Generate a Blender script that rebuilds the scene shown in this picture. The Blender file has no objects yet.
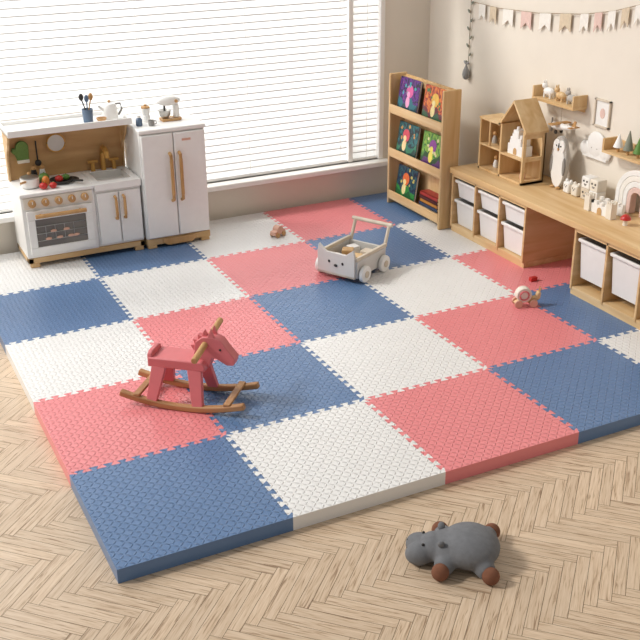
import bpy, bmesh, math, random
from mathutils import Vector, Matrix, Euler
random.seed(7)
S=bpy.context.scene; C=S.collection
PI=math.pi
# ------------------------------------------------------------------ camera
CAM=Vector((-0.5488,-2.5476,2.0381)); CR=Euler((1.1453,0.0093,-0.4623),'XYZ'); FPX=1012.36
cam=bpy.data.cameras.new('camera'); co=bpy.data.objects.new('camera',cam); C.objects.link(co)
co.location=CAM; co.rotation_euler=CR; cam.sensor_width=36; cam.lens=36*FPX/640; cam.clip_start=.05
S.camera=co
RM=CR.to_matrix()
def at(x,y,ax,val):
    d=RM@Vector(((x-320)/FPX,-(y-320)/FPX,-1)); t=(val-CAM[ax])/d[ax]
    return CAM+d*t
# ------------------------------------------------------------------ materials
def lin(h):
    h=h.lstrip('#'); o=[]
    for i in (0,2,4):
        c=int(h[i:i+2],16)/255; o.append(c/12.92 if c<=.04045 else ((c+.055)/1.055)**2.4)
    return o
def sc(c,k): return (min(1,c[0]*k),min(1,c[1]*k),min(1,c[2]*k),1)
def base(name):
    m=bpy.data.materials.new(name); m.use_nodes=True; nt=m.node_tree
    return m,nt,nt.nodes['Principled BSDF']
def mat(name,hexc,rough=.5,var=.05,scale=25,bump=0,metal=0,trans=0):
    m,nt,b=base(name); N=nt.nodes; L=nt.links; c=lin(hexc)
    tc=N.new('ShaderNodeTexCoord'); n=N.new('ShaderNodeTexNoise'); n.inputs['Scale'].default_value=scale; n.inputs['Detail'].default_value=4
    L.new(tc.outputs['Object'],n.inputs['Vector'])
    r=N.new('ShaderNodeValToRGB'); r.color_ramp.elements[0].position=.3; r.color_ramp.elements[1].position=.7
    r.color_ramp.elements[0].color=sc(c,1-var); r.color_ramp.elements[1].color=sc(c,1+var)
    L.new(n.outputs['Fac'],r.inputs['Fac']); L.new(r.outputs['Color'],b.inputs['Base Color'])
    b.inputs['Roughness'].default_value=rough; b.inputs['Metallic'].default_value=metal; b.inputs['Transmission Weight'].default_value=trans
    if bump:
        bu=N.new('ShaderNodeBump'); bu.inputs['Strength'].default_value=bump; bu.inputs['Distance'].default_value=.004
        n2=N.new('ShaderNodeTexNoise'); n2.inputs['Scale'].default_value=scale*8; L.new(tc.outputs['Object'],n2.inputs['Vector'])
        L.new(n2.outputs['Fac'],bu.inputs['Height']); L.new(bu.outputs['Normal'],b.inputs['Normal'])
    return m
def wood(name,h1,h2,stretch=(3,3,40),rough=.5):
    m,nt,b=base(name); N=nt.nodes; L=nt.links
    tc=N.new('ShaderNodeTexCoord'); mp=N.new('ShaderNodeMapping'); mp.inputs['Scale'].default_value=stretch
    n=N.new('ShaderNodeTexNoise'); n.inputs['Scale'].default_value=1; n.inputs['Detail'].default_value=5; n.inputs['Distortion'].default_value=.6
    r=N.new('ShaderNodeValToRGB'); r.color_ramp.elements[0].position=.32; r.color_ramp.elements[1].position=.68
    r.color_ramp.elements[0].color=(*lin(h1),1); r.color_ramp.elements[1].color=(*lin(h2),1)
    L.new(tc.outputs['Object'],mp.inputs['Vector']); L.new(mp.outputs['Vector'],n.inputs['Vector'])
    L.new(n.outputs['Fac'],r.inputs['Fac']); L.new(r.outputs['Color'],b.inputs['Base Color'])
    b.inputs['Roughness'].default_value=rough
    return m
def foam(name,hexc):
    m,nt,b=base(name); N=nt.nodes; L=nt.links; c=lin(hexc)
    def mth(op,a,b_=None,c_=None):
        n=N.new('ShaderNodeMath'); n.operation=op
        for i,v in enumerate((a,b_,c_)):
            if v is None: continue
            if isinstance(v,(int,float)): n.inputs[i].default_value=v
            else: L.new(v,n.inputs[i])
        return n.outputs[0]
    tc=N.new('ShaderNodeTexCoord'); sp=N.new('ShaderNodeSeparateXYZ'); L.new(tc.outputs['Object'],sp.inputs[0])
    s=1/.0212
    px=mth('MULTIPLY',sp.outputs[0],s); py=mth('MULTIPLY',sp.outputs[1],s)
    cx=mth('FLOOR',px); cy=mth('FLOOR',py)
    fx=mth('SUBTRACT',mth('SUBTRACT',px,cx),.5); fy=mth('SUBTRACT',mth('SUBTRACT',py,cy),.5)
    par=mth('ABSOLUTE',mth('MODULO',mth('ADD',cx,cy),2.0))
    sg=mth('SUBTRACT',mth('MULTIPLY',par,2.0),1.0)
    fy2=mth('MULTIPLY',fy,sg)
    a=mth('MULTIPLY',mth('ADD',fx,fy2),.7071); d=mth('MULTIPLY',mth('SUBTRACT',fx,fy2),.7071)
    a2=mth('POWER',mth('ABSOLUTE',mth('DIVIDE',a,.5)),2.0); d2=mth('POWER',mth('ABSOLUTE',mth('DIVIDE',d,.17)),2.0)
    h=mth('SUBTRACT',1.0,mth('ADD',a2,d2)); h=mth('MAXIMUM',h,0.0); h=mth('POWER',h,.5)
    ge=N.new('ShaderNodeNewGeometry'); sn=N.new('ShaderNodeSeparateXYZ'); L.new(ge.outputs['True Normal'],sn.inputs[0])
    h=mth('MULTIPLY',h,mth('GREATER_THAN',sn.outputs[2],.5))
    bu=N.new('ShaderNodeBump'); bu.inputs['Strength'].default_value=1; bu.inputs['Distance'].default_value=.0048
    L.new(h,bu.inputs['Height']); L.new(bu.outputs['Normal'],b.inputs['Normal'])
    n=N.new('ShaderNodeTexNoise'); n.inputs['Scale'].default_value=9; L.new(tc.outputs['Object'],n.inputs['Vector'])
    r=N.new('ShaderNodeValToRGB'); r.color_ramp.elements[0].color=sc(c,.97); r.color_ramp.elements[1].color=sc(c,1.03)
    L.new(n.outputs['Fac'],r.inputs['Fac']); L.new(r.outputs['Color'],b.inputs['Base Color'])
    b.inputs['Roughness'].default_value=.32
    return m
def cover(name,cols,scale):
    m,nt,b=base(name); N=nt.nodes; L=nt.links
    tc=N.new('ShaderNodeTexCoord'); v=N.new('ShaderNodeTexNoise'); v.inputs['Scale'].default_value=scale; v.inputs['Detail'].default_value=4; v.inputs['Distortion'].default_value=1.2
    r=N.new('ShaderNodeValToRGB'); r.color_ramp.interpolation='LINEAR'
    n=len(cols); e=r.color_ramp.elements
    while len(e)<n: e.new(.5)
    for i,cx in enumerate(cols):
        e[i].position=.38+.3*i/(n-1); e[i].color=(*lin(cx),1)
    L.new(tc.outputs['Object'],v.inputs['Vector']); L.new(v.outputs['Fac'],r.inputs['Fac']); L.new(r.outputs['Color'],b.inputs['Base Color'])
    b.inputs['Roughness'].default_value=.4
    return m
M={}
M['white']=mat('white_paint','F3F2EF',.4,.015); M['cream']=mat('cream_paint','EAE3D6',.5,.03)
M['bamboo']=wood('bamboo_wood','CFA872','E4C698',(18,18,2)); M['bamboo_y']=wood('bamboo_wood_long','CFA872','E4C698',(18,1.6,18))
M['bamboo_x']=wood('bamboo_wood_cross','C9A06A','E0BF90',(2,18,18)); M['backboard']=wood('backboard_wood','B88D58','CFA772',(2,18,18))
M['oak']=wood('oak_wood','BE955F','D2AC7C',(10,10,2)); M['walnut']=wood('rocker_wood','9E6F45','C29262',(3,20,20))
M['handle']=wood('handle_wood','B98B54','CFA470',(20,20,3)); M['ash']=wood('pale_ash_wood','D0C2AE','DFD4C3',(12,12,3))
M['grey']=mat('pale_grey_paint','D3D1CD',.5,.02); M['dark']=mat('dark_plastic','33312F',.45,.08); M['black']=mat('black_paint','1C1B1A',.4,.05)
M['mid']=mat('mid_grey_paint','8F8C88',.5,.04); M['softgrey']=mat('soft_grey_felt','9C9C9C',.9,.05,60,.3)
M['pink']=mat('pink_paint','D8767A',.5,.03); M['steel']=mat('brushed_steel','B8B6B2',.3,.05,60,0,.9); M['gold']=mat('brushed_brass','CC9C52',.35,.05,60,0,.4)
M['glass']=mat('oven_glass','77716A',.15,.08,8); M['bin']=mat('bin_plastic','F2F0ED',.35,.015,25,0,0,.1)
M['plush']=mat('grey_plush','787A7E',.95,.08,60,.45); M['brownplush']=mat('brown_plush','80543F',.95,.08,60,.4)
M['red']=mat('red_paint','C2302B',.35,.08); M['green']=mat('green_paint','5F8A3C',.5,.12); M['orange']=mat('orange_paint','D98236',.45,.08)
M['mitt']=mat('green_cloth','6F8F4E',.9,.1,80,.4); M['leaf']=mat('grey_green_leaf','8C8F80',.8,.12); M['cord']=mat('twine','A08C74',.9,.1,80)
M['paper']=mat('paper_pages','EFE8DA',.8,.03,60); M['blueg']=mat('slate_blue_paint','5A6E86',.4,.06); M['peach']=mat('peach_paint','DDAE98',.5,.05)
M['beige']=mat('beige_cloth','DBCAB0',.9,.06,60,.3); M['rose']=mat('rose_cloth','E5C7BD',.9,.05,60,.3); M['greyc']=mat('warm_grey_cloth','BBB6AF',.9,.05,60,.3); M['whitec']=mat('white_cloth','F3EFE7',.9,.03,60,.3)
M['wall']=mat('wall_plaster','EBE3D6',.9,.015,6,.05); M['sink']=mat('sink_enamel','DAD6CF',.25,.03); M['sillw']=mat('sill_white','FAF8F4',.35,.01)
FO={'B':foam('blue_foam','6080AB'),'W':foam('white_foam','F0F0EF'),'P':foam('pink_foam','ED8C90')}
# ------------------------------------------------------------------ mesh helpers
def B(): return bmesh.new()
def box(bm,x0,x1,y0,y1,z0,z1,rot=None,piv=None):
    r=bmesh.ops.create_cube(bm,size=1); vs=r['verts']
    for v in vs: v.co=Vector(((x0+x1)/2+v.co.x*(x1-x0),(y0+y1)/2+v.co.y*(y1-y0),(z0+z1)/2+v.co.z*(z1-z0)))
    if rot is not None: bmesh.ops.rotate(bm,verts=vs,cent=Vector(piv or ((x0+x1)/2,(y0+y1)/2,(z0+z1)/2)),matrix=Euler(rot).to_matrix())
    return bm
def cyl(bm,p,q,r,r2=None,n=20):
    p=Vector(p);q=Vector(q);d=q-p
    mt=Matrix.Translation((p+q)/2)@d.to_track_quat('Z','Y').to_matrix().to_4x4()
    bmesh.ops.create_cone(bm,cap_ends=True,segments=n,radius1=r,radius2=r if r2 is None else r2,depth=d.length,matrix=mt); return bm
def ell(bm,c,r,rot=(0,0,0),n=20):
    mt=Matrix.Translation(Vector(c))@Euler(rot).to_matrix().to_4x4()@Matrix.Diagonal((r[0],r[1],r[2],1))
    bmesh.ops.create_uvsphere(bm,u_segments=n,v_segments=max(6,n*2//3),radius=1,matrix=mt); return bm
def prism(bm,pts,ax,a0,a1):
    def P(p,a): return Vector((a,p[0],p[1])) if ax=='x' else Vector((p[0],a,p[1])) if ax=='y' else Vector((p[0],p[1],a))
    A=[bm.verts.new(P(p,a0)) for p in pts]; D=[bm.verts.new(P(p,a1)) for p in pts]; n=len(pts)
    bm.faces.new(A); bm.faces.new(D[::-1])
    for i in range(n): bm.faces.new((A[i],D[i],D[(i+1)%n],A[(i+1)%n]))
    return bm
def tube(bm,pts,r,n=10,closed=False):
    pts=[Vector(p) for p in pts]; rings=[]; m=len(pts); up=Vector((0,0,1))
    for i,p in enumerate(pts):
        if closed: d=(pts[(i+1)%m]-pts[i-1]).normalized()
        else: d=(pts[min(i+1,m-1)]-pts[max(i-1,0)]).normalized()
        u=d.cross(up)
        if u.length<.1: u=d.cross(Vector((1,0,0)))
        u.normalize(); w=u.cross(d)
        rr=r[i] if isinstance(r,(list,tuple)) else r
        rings.append([bm.verts.new(p+(u*math.cos(2*PI*k/n)+w*math.sin(2*PI*k/n))*rr) for k in range(n)])
    for i in range(m if closed else m-1):
        a=rings[i];b=rings[(i+1)%m]
        for k in range(n): bm.faces.new((a[k],a[(k+1)%n],b[(k+1)%n],b[k]))
    if not closed: bm.faces.new(rings[0]); bm.faces.new(rings[-1][::-1])
    return bm
def lathe(bm,prof,c=(0,0,0),n=28):
    c=Vector(c); rings=[]
    for r,z in prof: rings.append([bm.verts.new(c+Vector((max(r,1e-4)*math.cos(2*PI*k/n),max(r,1e-4)*math.sin(2*PI*k/n),z))) for k in range(n)])
    for a,b in zip(rings,rings[1:]):
        for k in range(n): bm.faces.new((a[k],a[(k+1)%n],b[(k+1)%n],b[k]))
    bm.faces.new(rings[0][::-1]); bm.faces.new(rings[-1]); return bm
def arc(cx,cz,r,a0,a1,n=14): return [(cx+r*math.cos(math.radians(a0+(a1-a0)*i/n)),cz+r*math.sin(math.radians(a0+(a1-a0)*i/n))) for i in range(n+1)]
def oval(cy,cz,ry,rz,n=32): return [(cy+ry*math.cos(2*PI*k/n),cz+rz*math.sin(2*PI*k/n)) for k in range(n)]
def obj(name,bm,m,parent=None,bev=0,smooth=True,label=None,seg=2):
    bmesh.ops.recalc_face_normals(bm,faces=bm.faces[:])
    me=bpy.data.meshes.new(name); bm.to_mesh(me); bm.free()
    o=bpy.data.objects.new(name,me); C.objects.link(o)
    for x in (m if isinstance(m,list) else [m]): me.materials.append(x)
    if smooth:
        for p in me.polygons: p.use_smooth=True
        me.set_sharp_from_angle(angle=math.radians(38))
    if bev:
        b=o.modifiers.new('bevel','BEVEL'); b.width=bev; b.segments=seg; b.limit_method='ANGLE'; b.angle_limit=math.radians(40); b.harden_normals=False
    if parent: o.parent=parent
    if label: o['label']=label
    return o
def tag(o,label,cat,group=None):
    o['label']=label; o['category']=cat
    if group: o['group']=group
    return o
def thing(name,label,cat,loc=(0,0,0),rz=0,group=None,rot=None):
    o=bpy.data.objects.new(name,None); o.empty_display_size=.05; C.objects.link(o); o.location=loc; o.rotation_euler=rot or (0,0,rz)
    return tag(o,label,cat,group)
def struct(name,bm,m,parent=None,**k):
    o=obj(name,bm,m,parent,**k)
    if not parent: o['kind']='structure'
    return o
TH=.053; WX=3.005; WY=3.05
# ------------------------------------------------------------------ floor: herringbone planks
def make_floor():
    me=bpy.data.meshes.new('floor'); bm=bmesh.new(); uvl=bm.loops.layers.uv.new('UVMap'); cl=bm.loops.layers.color.new('tone')
    W=.039; n=7; L=W*n; g=.0007
    rot=Matrix.Rotation(-PI/4,2)
    def plank(x0,y0,horiz):
        w,h=(L,W) if horiz else (W,L)
        ctr=rot@Vector((x0+w/2,y0+h/2))+Vector((.75,.4))
        if not(-2.6<ctr.x<3.2 and -2.7<ctr.y<3.3): return
        if .25<ctr.x<3.2 and .25<ctr.y<3.3: return
        cs=[(x0+g,y0+g),(x0+w-g,y0+g),(x0+w-g,y0+h-g),(x0+g,y0+h-g)]
        vs=[bm.verts.new((*(rot@Vector(c)+Vector((.75,.4))),0)) for c in cs]
        f=bm.faces.new(vs); t=random.random(); ou=random.random()*50; ov=random.random()*50
        for lp,cc in zip(f.loops,cs):
            a,b=(cc[0]-x0,cc[1]-y0) if horiz else (cc[1]-y0,cc[0]-x0)
            lp[uvl].uv=(a+ou,b+ov); lp[cl]=(t,random.random(),0,1)
    for k in range(-150,150):
        for mm in range(-17,17):
            plank(k*W+2*L*mm,k*W,True); plank((k-1)*W+2*L*mm,k*W,False)
    vs=[bm.verts.new(p) for p in ((-2.6,-2.7,-.004),(3.2,-2.7,-.004),(3.2,3.3,-.004),(-2.6,3.3,-.004))]
    f=bm.faces.new(vs); f.material_index=1
    for f in bm.faces:
        if f.normal.z<0: f.normal_flip()
    bm.to_mesh(me); bm.free()
    o=bpy.data.objects.new('floor',me); C.objects.link(o); o['kind']='structure'
    m,nt,b=base('herringbone_oak'); N=nt.nodes; Lk=nt.links
    uv=N.new('ShaderNodeUVMap'); uv.uv_map='UVMap'
    mp=N.new('ShaderNodeMapping'); mp.inputs['Scale'].default_value=(8,125,1)
    no=N.new('ShaderNodeTexNoise'); no.inputs['Scale'].default_value=1; no.inputs['Detail'].default_value=4; no.inputs['Distortion'].default_value=1.2
    r=N.new('ShaderNodeValToRGB'); e=r.color_ramp.elements; e[0].position=.3; e[0].color=(*lin('A3866A'),1); e[1].position=.64; e[1].color=(*lin('DFC9AF'),1)
    x=e.new(.44); x.color=(*lin('D3BA9D'),1)
    at_=N.new('ShaderNodeVertexColor'); at_.layer_name='tone'; ss=N.new('ShaderNodeSeparateColor')
    mr=N.new('ShaderNodeMapRange'); mr.inputs['To Min'].default_value=.94; mr.inputs['To Max'].default_value=1.03
    mx=N.new('ShaderNodeMix'); mx.data_type='RGBA'; mx.blend_type='MULTIPLY'; mx.inputs[0].default_value=1
    Lk.new(uv.outputs[0],mp.inputs[0]); Lk.new(mp.outputs[0],no.inputs['Vector']); Lk.new(no.outputs['Fac'],r.inputs['Fac'])
    Lk.new(at_.outputs['Color'],ss.inputs[0]); Lk.new(ss.outputs[0],mr.inputs['Value'])
    Lk.new(r.outputs['Color'],mx.inputs[6]); Lk.new(mr.outputs[0],mx.inputs[7]); Lk.new(mx.outputs[2],b.inputs['Base Color'])
    b.inputs['Roughness'].default_value=.4
    me.materials.append(m); me.materials.append(mat('floor_gap','765E46',.9))
make_floor()
# ------------------------------------------------------------------ walls and window
WZ0,WZ1=.27,2.2; WXa,WXb=-1.6,2.655
bm=B(); box(bm,-2.6,WX+.12,WY,WY+.14,-.004,WZ0); box(bm,-2.6,WX+.12,WY,WY+.14,WZ1,2.6); box(bm,WXb,WX+.12,WY,WY+.14,WZ0,WZ1); box(bm,-2.6,WXa,WY,WY+.14,WZ0,WZ1)
struct('wall_back',bm,M['wall'],smooth=False)
struct('wall_right',box(B(),WX,WX+.12,-2.7,WY,-.004,2.6),M['wall'],smooth=False)
win=bpy.data.objects.new('window_1',None); C.objects.link(win); win['kind']='structure'
bm=B(); box(bm,WXb-.012,WXb+.02,WY-.012,WY+.13,WZ0,WZ1+.05); box(bm,WXa-.02,WXa+.012,WY-.012,WY+.13,WZ0,WZ1+.05); box(bm,WXa-.02,WXb+.02,WY-.012,WY+.13,WZ1-.02,WZ1+.08)
box(bm,2.43,2.462,WY+.005,WY+.13,WZ0,WZ1)
struct('window_frame',bm,M['sillw'],win,bev=.004)
struct('window_sill',box(B(),WXa-.06,WXb+.05,WY-.075,WY+.13,WZ0-.032,WZ0),M['sillw'],win,bev=.006)
# blinds
sm=bpy.data.materials.new('blind_slat'); sm.use_nodes=True; nt=sm.node_tree; b=nt.nodes['Principled BSDF']
nn=nt.nodes.new('ShaderNodeTexNoise'); nn.inputs['Scale'].default_value=12; rr=nt.nodes.new('ShaderNodeValToRGB'); rr.color_ramp.elements[0].color=(.85,.85,.84,1); rr.color_ramp.elements[1].color=(.91,.91,.9,1)
nt.links.new(nn.outputs['Fac'],rr.inputs['Fac']); nt.links.new(rr.outputs['Color'],b.inputs['Base Color'])
tl=nt.nodes.new('ShaderNodeBsdfTranslucent'); tl.inputs['Color'].default_value=(.92,.92,.91,1); ms=nt.nodes.new('ShaderNodeMixShader'); ms.inputs[0].default_value=.5
nt.links.new(b.outputs[0],ms.inputs[1]); nt.links.new(tl.outputs[0],ms.inputs[2]); nt.links.new(ms.outputs[0],nt.nodes['Material Output'].inputs['Surface'])
M['slatshade']=mat('blind_shade_line','E2E1DF',.5,.03)  # opaque strips added to imitate the grey shade lines where slats overlap
def blind(label,xa,xb,cords):
    bl=thing('window_blind',label,'blind',(0,WY+.03,WZ0))
    bm=B(); be=B(); z=.04; a=math.radians(66); hw=.0264; ca,sa=math.cos(a),math.sin(a)
    while z<1.88:
        prev=None
        for k in range(4):
            t=-1+2*k/3; bow=.003*(1-t*t)
            y=t*hw*ca-bow*sa; zz=z+t*hw*sa
            cur=[bm.verts.new((xa,y,zz)),bm.verts.new((xb,y,zz))]
            if prev: bm.faces.new((prev[0],prev[1],cur[1],cur[0]))
            prev=cur
        box(be,xa,xb,-hw*ca-.003,-hw*ca-.001,z-hw*sa-.002,z-hw*sa+.0042)  # added strip along the slat's lower lip, reads as a shade line
        z+=.041
    sl=obj('slats',bm,sm,bl,smooth=False); obj('slat_shade_lines',be,M['slatshade'],sl,smooth=False)
    obj('bottom_rail',box(B(),xa,xb,-.02,.02,.002,.015),M['white'],bl,bev=.003)
    for x in cords: obj('ladder_cord',cyl(B(),(x,-.024,.02),(x,-.024,1.88),.0014,n=6),M['whitec'],bl)
blind('wide white horizontal slatted blind covering the main bright window',WXa+.015,2.426,(.1,1.1,1.75,2.37))
blind('narrow white slatted blind at the right end of the window',2.466,WXb-.015,(2.56,))
# ------------------------------------------------------------------ foam mat tiles
T=.6
def edge(a,b,teeth):
    a=Vector(a);b=Vector(b);d=(b-a);L=d.length;d.normalize();nrm=Vector((-d.y,d.x)); out=[a]
    if teeth:
        m=.01; n=11; p=(L-2*m)/n; am=.0105; dl=.0048
        s=m
        for i in range(n):
            for q,h in ((.25*p+dl*.3,-1),(.25*p+dl,-.7),(.25*p-dl,.7),(.25*p-dl*.3,1),(.75*p+dl*.3,1),(.75*p+dl,.7),(.75*p-dl,-.7),(.75*p-dl*.3,-1)):
                out.append(a+d*(s+q)+nrm*am*h)
            s+=p
        out.append(a+d*(L-m*.5))
    return out
rows=["BWPBW","PBWPB","WPBWP","BWPBW","WBWPB"]
rn=['front','second','middle','fourth','back']; cn=['leftmost','second from left','middle','second from right','rightmost']; full={'B':'blue','W':'white','P':'pink'}
gx=lambda i:min(i*T,2.998)
gy=lambda j:min(j*T,3.0)
for j,row in enumerate(rows):
    for i,c in enumerate(row):
        x0,x1,y0,y1=gx(i),gx(i+1),gy(j),gy(j+1)
        e1=edge((x0,y0),(x1,y0),j>0); e2=edge((x1,y0),(x1,y1),i<4)
        e3=(edge((x0,y1),(x1,y1),j<4)+[Vector((x1,y1))])[::-1][:-1]; e4=(edge((x0,y0),(x0,y1),i>0)+[Vector((x0,y1))])[::-1][:-1]
        poly=[(p.x-x0,p.y-y0) for p in e1+e2+e3+e4]
        o=obj('foam_tile',prism(B(),poly,'z',0,TH),FO[c],smooth=False)
        o.location=(x0,y0,.0005)
        tag(o,'%s textured foam tile, %s in the %s row of the mat'%(full[c],cn[i],rn[j]),'foam tile','interlocking foam mat tiles')
# ------------------------------------------------------------------ play kitchen
K=thing('play_kitchen','white wooden play kitchen with oven, sink and wood back panel','toy kitchen',(.30,2.69,TH+.0005))
bm=B(); box(bm,.0,.65,.01,.05,.025,.055); box(bm,.0,.65,.27,.31,.025,.055); box(bm,0,.03,.01,.31,.025,.055); box(bm,.62,.65,.01,.31,.025,.055)
obj('base_frame',bm,M['bamboo_x'],K,bev=.003)
for x in (.01,.59):
    for y in (.012,.27): obj('foot',box(B(),x,x+.05,y,y+.035,0,.026),M['bamboo_x'],K,bev=.004)
obj('oven_cabinet',box(B(),0,.39,.012,.315,.055,.395),M['white'],K,bev=.004)
obj('side_cabinet',box(B(),.392,.648,.02,.315,.055,.375),M['white'],K,bev=.004)
bm=B(); z0,z1=.375,.415
box(bm,.392,.65,0,.06,z0,z1); box(bm,.392,.65,.25,.315,z0,z1); box(bm,.392,.43,.06,.25,z0,z1); box(bm,.615,.65,.06,.25,z0,z1)
obj('worktop',bm,M['white'],K,bev=.003)
bm=B(); box(bm,.43,.615,.06,.25,.35,.356); 
for a in ((.43,.434,.06,.25),(.611,.615,.06,.25),(.43,.615,.06,.064),(.43,.615,.246,.25)): box(bm,a[0],a[1],a[2],a[3],.355,.412)
obj('sink',bm,M['sink'],K)
obj('stove_top',box(B(),-.005,.392,0,.315,.395,.415),M['white'],K,bev=.004)
for x,y in ((.10,.17),(.29,.17)):
    obj('burner',lathe(B(),[(.062,.415),(.062,.418),(.05,.418),(.05,.4165),(.03,.4165),(.03,.418),(0,.418)],(x,y,0)),M['dark'],K)
obj('control_panel',box(B(),.012,.378,.004,.014,.33,.39),M['cream'],K,bev=.002)
for i in range(5):
    x=.055+i*.07
    kb=obj('knob',cyl(B(),(x,-.016,.36),(x,.006,.36),.019,.021),M['handle'],K,bev=.002)
    obj('pointer',box(B(),x-.002,x+.002,-.018,-.0155,.36,.376),M['white'],kb)
bm=B(); y0,y1=-.006,.012
box(bm,.02,.37,y0,y1,.075,.115); box(bm,.02,.37,y0,y1,.27,.32); box(bm,.02,.06,y0,y1,.115,.27); box(bm,.33,.37,y0,y1,.115,.27)
dr=obj('oven_door',bm,M['white'],K,bev=.003)
obj('oven_window',box(B(),.06,.33,.004,.0115,.115,.27),M['glass'],dr)
bm=B()
for z in (.15,.19,.23): cyl(bm,(.062,.001,z),(.328,.001,z),.0022,n=8)
for x in (.11,.16,.21,.26): cyl(bm,(x,.002,.15),(x,.002,.23),.0015,n=8)
obj('rack',bm,M['steel'],dr)
bm=B(); cyl(bm,(.06,-.03,.295),(.33,-.03,.295),.011); cyl(bm,(.09,-.03,.295),(.09,-.004,.295),.007); cyl(bm,(.30,-.03,.295),(.30,-.004,.295),.007)
obj('handle',bm,M['handle'],dr)
for x,z in ((.12,.157),(.18,.157),(.24,.157),(.15,.197),(.22,.197),(.27,.157)): obj('painted_bun',ell(B(),(x,.0,z),(.018,.003,.008),n=10),M['peach'],dr)
for x0,x1,hx in ((.402,.518,.498),(.524,.642,.545)):
    d=obj('cabinet_door',box(B(),x0,x1,.004,.02,.07,.36),M['white'],K,bev=.004)
    bm=B(); tube(bm,[(hx,.004,.21),(hx,-.018,.215),(hx,-.022,.235),(hx,-.022,.31),(hx,-.018,.33),(hx,.004,.335)],.008); obj('handle',bm,M['handle'],d)
obj('back_panel',box(B(),.005,.645,.295,.315,.415,.70),M['backboard'],K,bev=.002)
for x in (0,.636): obj('side_panel',prism(B(),[(.315,.415),(.315,.70),(.15,.70),(.20,.62),(.26,.56),(.28,.415)],'x',x,x+.012),M['bamboo_x'],K,bev=.002)
bm=B(); box(bm,-.01,.65,.075,.325,.70,.713); box(bm,-.01,.65,.07,.08,.70,.735); box(bm,-.01,.0,.075,.325,.70,.732); box(bm,.64,.65,.075,.325,.70,.732); box(bm,-.01,.65,.315,.325,.70,.732)
obj('top_shelf',bm,M['white'],K,bev=.003)
f=obj('faucet',tube(B(),[(.52,.272,.415),(.52,.272,.51),(.52,.264,.535),(.52,.245,.548),(.52,.20,.548),(.52,.178,.535),(.52,.174,.505)],.0145),M['gold'],K)
for s in (-1,1):
    bm=B(); cyl(bm,(.52+s*.06,.27,.415),(.52+s*.06,.27,.465),.012); cyl(bm,(.52+s*.06-.028,.27,.468),(.52+s*.06+.028,.27,.468),.008); obj('tap_handle',bm,M['gold'],f)
KX,KY,KZ=.30,2.69,TH+.0005
# hung on back panel
o=thing('oven_mitt','green cloth oven mitt hanging on the left of the kitchen back panel','oven mitt',(KX+.088,KY+.279,KZ+.52))
bm=B(); prism(bm,[(-.03,0),(.03,0),(.034,.06)]+arc(0,.075,.034,0,180,10)+[(-.034,.07),(-.052,.075),(-.058,.055),(-.04,.035)],'y',-.01,.01); obj('body',bm,M['mitt'],o,bev=.006)
obj('cuff',box(B(),-.032,.032,-.012,.012,-.012,.008),M['cream'],o,bev=.004)
o=thing('hanging_pan','small round pale pan with brass rim hung on the wood back panel','pan',(KX+.27,KY+.283,KZ+.60))
bm=B(); cyl(bm,(0,-.02,0),(0,.008,0),.048,.044); obj('bowl',bm,M['grey'],o,bev=.003)
obj('rim',tube(B(),[(.049*math.cos(t*PI/14),-.02,.049*math.sin(t*PI/14)) for t in range(28)],.004,8,True),M['gold'],o)
obj('handle',cyl(B(),(0,-.006,.045),(0,0,.088),.006),M['handle'],o)
o=thing('hanging_ladle','small black ladle hung on the wood back panel near the mitt','ladle',(KX+.165,KY+.283,KZ+.50))
obj('handle',cyl(B(),(0,0,.01),(0,0,.12),.004),M['dark'],o); obj('bowl',ell(B(),(0,-.008,0),(.018,.012,.018)),M['dark'],o)
# on stove
zs=KZ+.4185
o=thing('toy_saucepan','white toy saucepan with steel lid on the left stove burner','saucepan',(KX+.08,KY+.12,zs))
obj('pot',lathe(B(),[(.042,0),(.048,.004),(.05,.05),(.046,.05),(.044,.046)]),M['white'],o)
ld=obj('lid',lathe(B(),[(.049,.05),(.047,.055),(.02,.064),(0,.066)]),M['steel'],o); obj('knob',ell(B(),(0,0,.072),(.009,.009,.008)),M['handle'],ld)
obj('handle',cyl(B(),(-.03,-.04,.04),(-.06,-.075,.045),.006),M['handle'],o)
o=thing('toy_frying_pan','black toy frying pan holding vegetables on the stove','frying pan',(KX+.25,KY+.13,zs))
obj('pan',lathe(B(),[(.05,0),(.064,.018),(.061,.018),(.048,.004),(0,.004)]),M['dark'],o); obj('handle',cyl(B(),(.05,-.04,.014),(.09,-.10,.022),.006),M['dark'],o)
def veg(name,label,cat,x,y,z,r,m,st='green',grp=None,rz=(1,1,.85)):
    o=thing(name,label,cat,(x,y,z),group=grp); obj('body',ell(B(),(0,0,r*rz[2]),(r*rz[0],r*rz[1],r*rz[2]),n=14),M[m],o)
    obj('stem',cyl(B(),(0,0,r*1.8*rz[2]),(.004,0,r*2.2*rz[2]),.004,.002,n=8),M[st],o)
g='toy vegetables on the stove'
veg('toy_tomato','red toy tomato in front of the white saucepan','tomato',KX+.135,KY+.05,zs-.003,.022,'red',grp=g)
veg('toy_tomato','red toy tomato nearest the middle of the stove front','tomato',KX+.185,KY+.045,zs-.003,.02,'red',grp=g)
veg('toy_tomato','red toy tomato lying inside the black frying pan','tomato',KX+.235,KY+.12,zs+.004,.022,'red',grp=g)
veg('toy_pepper','orange toy pepper between the saucepan and frying pan','pepper',KX+.16,KY+.10,zs-.003,.024,'orange',grp=g,rz=(.85,.85,1.2))
veg('toy_cabbage','green toy cabbage behind the toy tomatoes','cabbage',KX+.165,KY+.17,zs,.03,'green',grp=g)
veg('toy_pepper','green toy pepper lying inside the black frying pan','pepper',KX+.275,KY+.145,zs+.004,.02,'green',grp=g,rz=(1.2,.8,.8))
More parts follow.
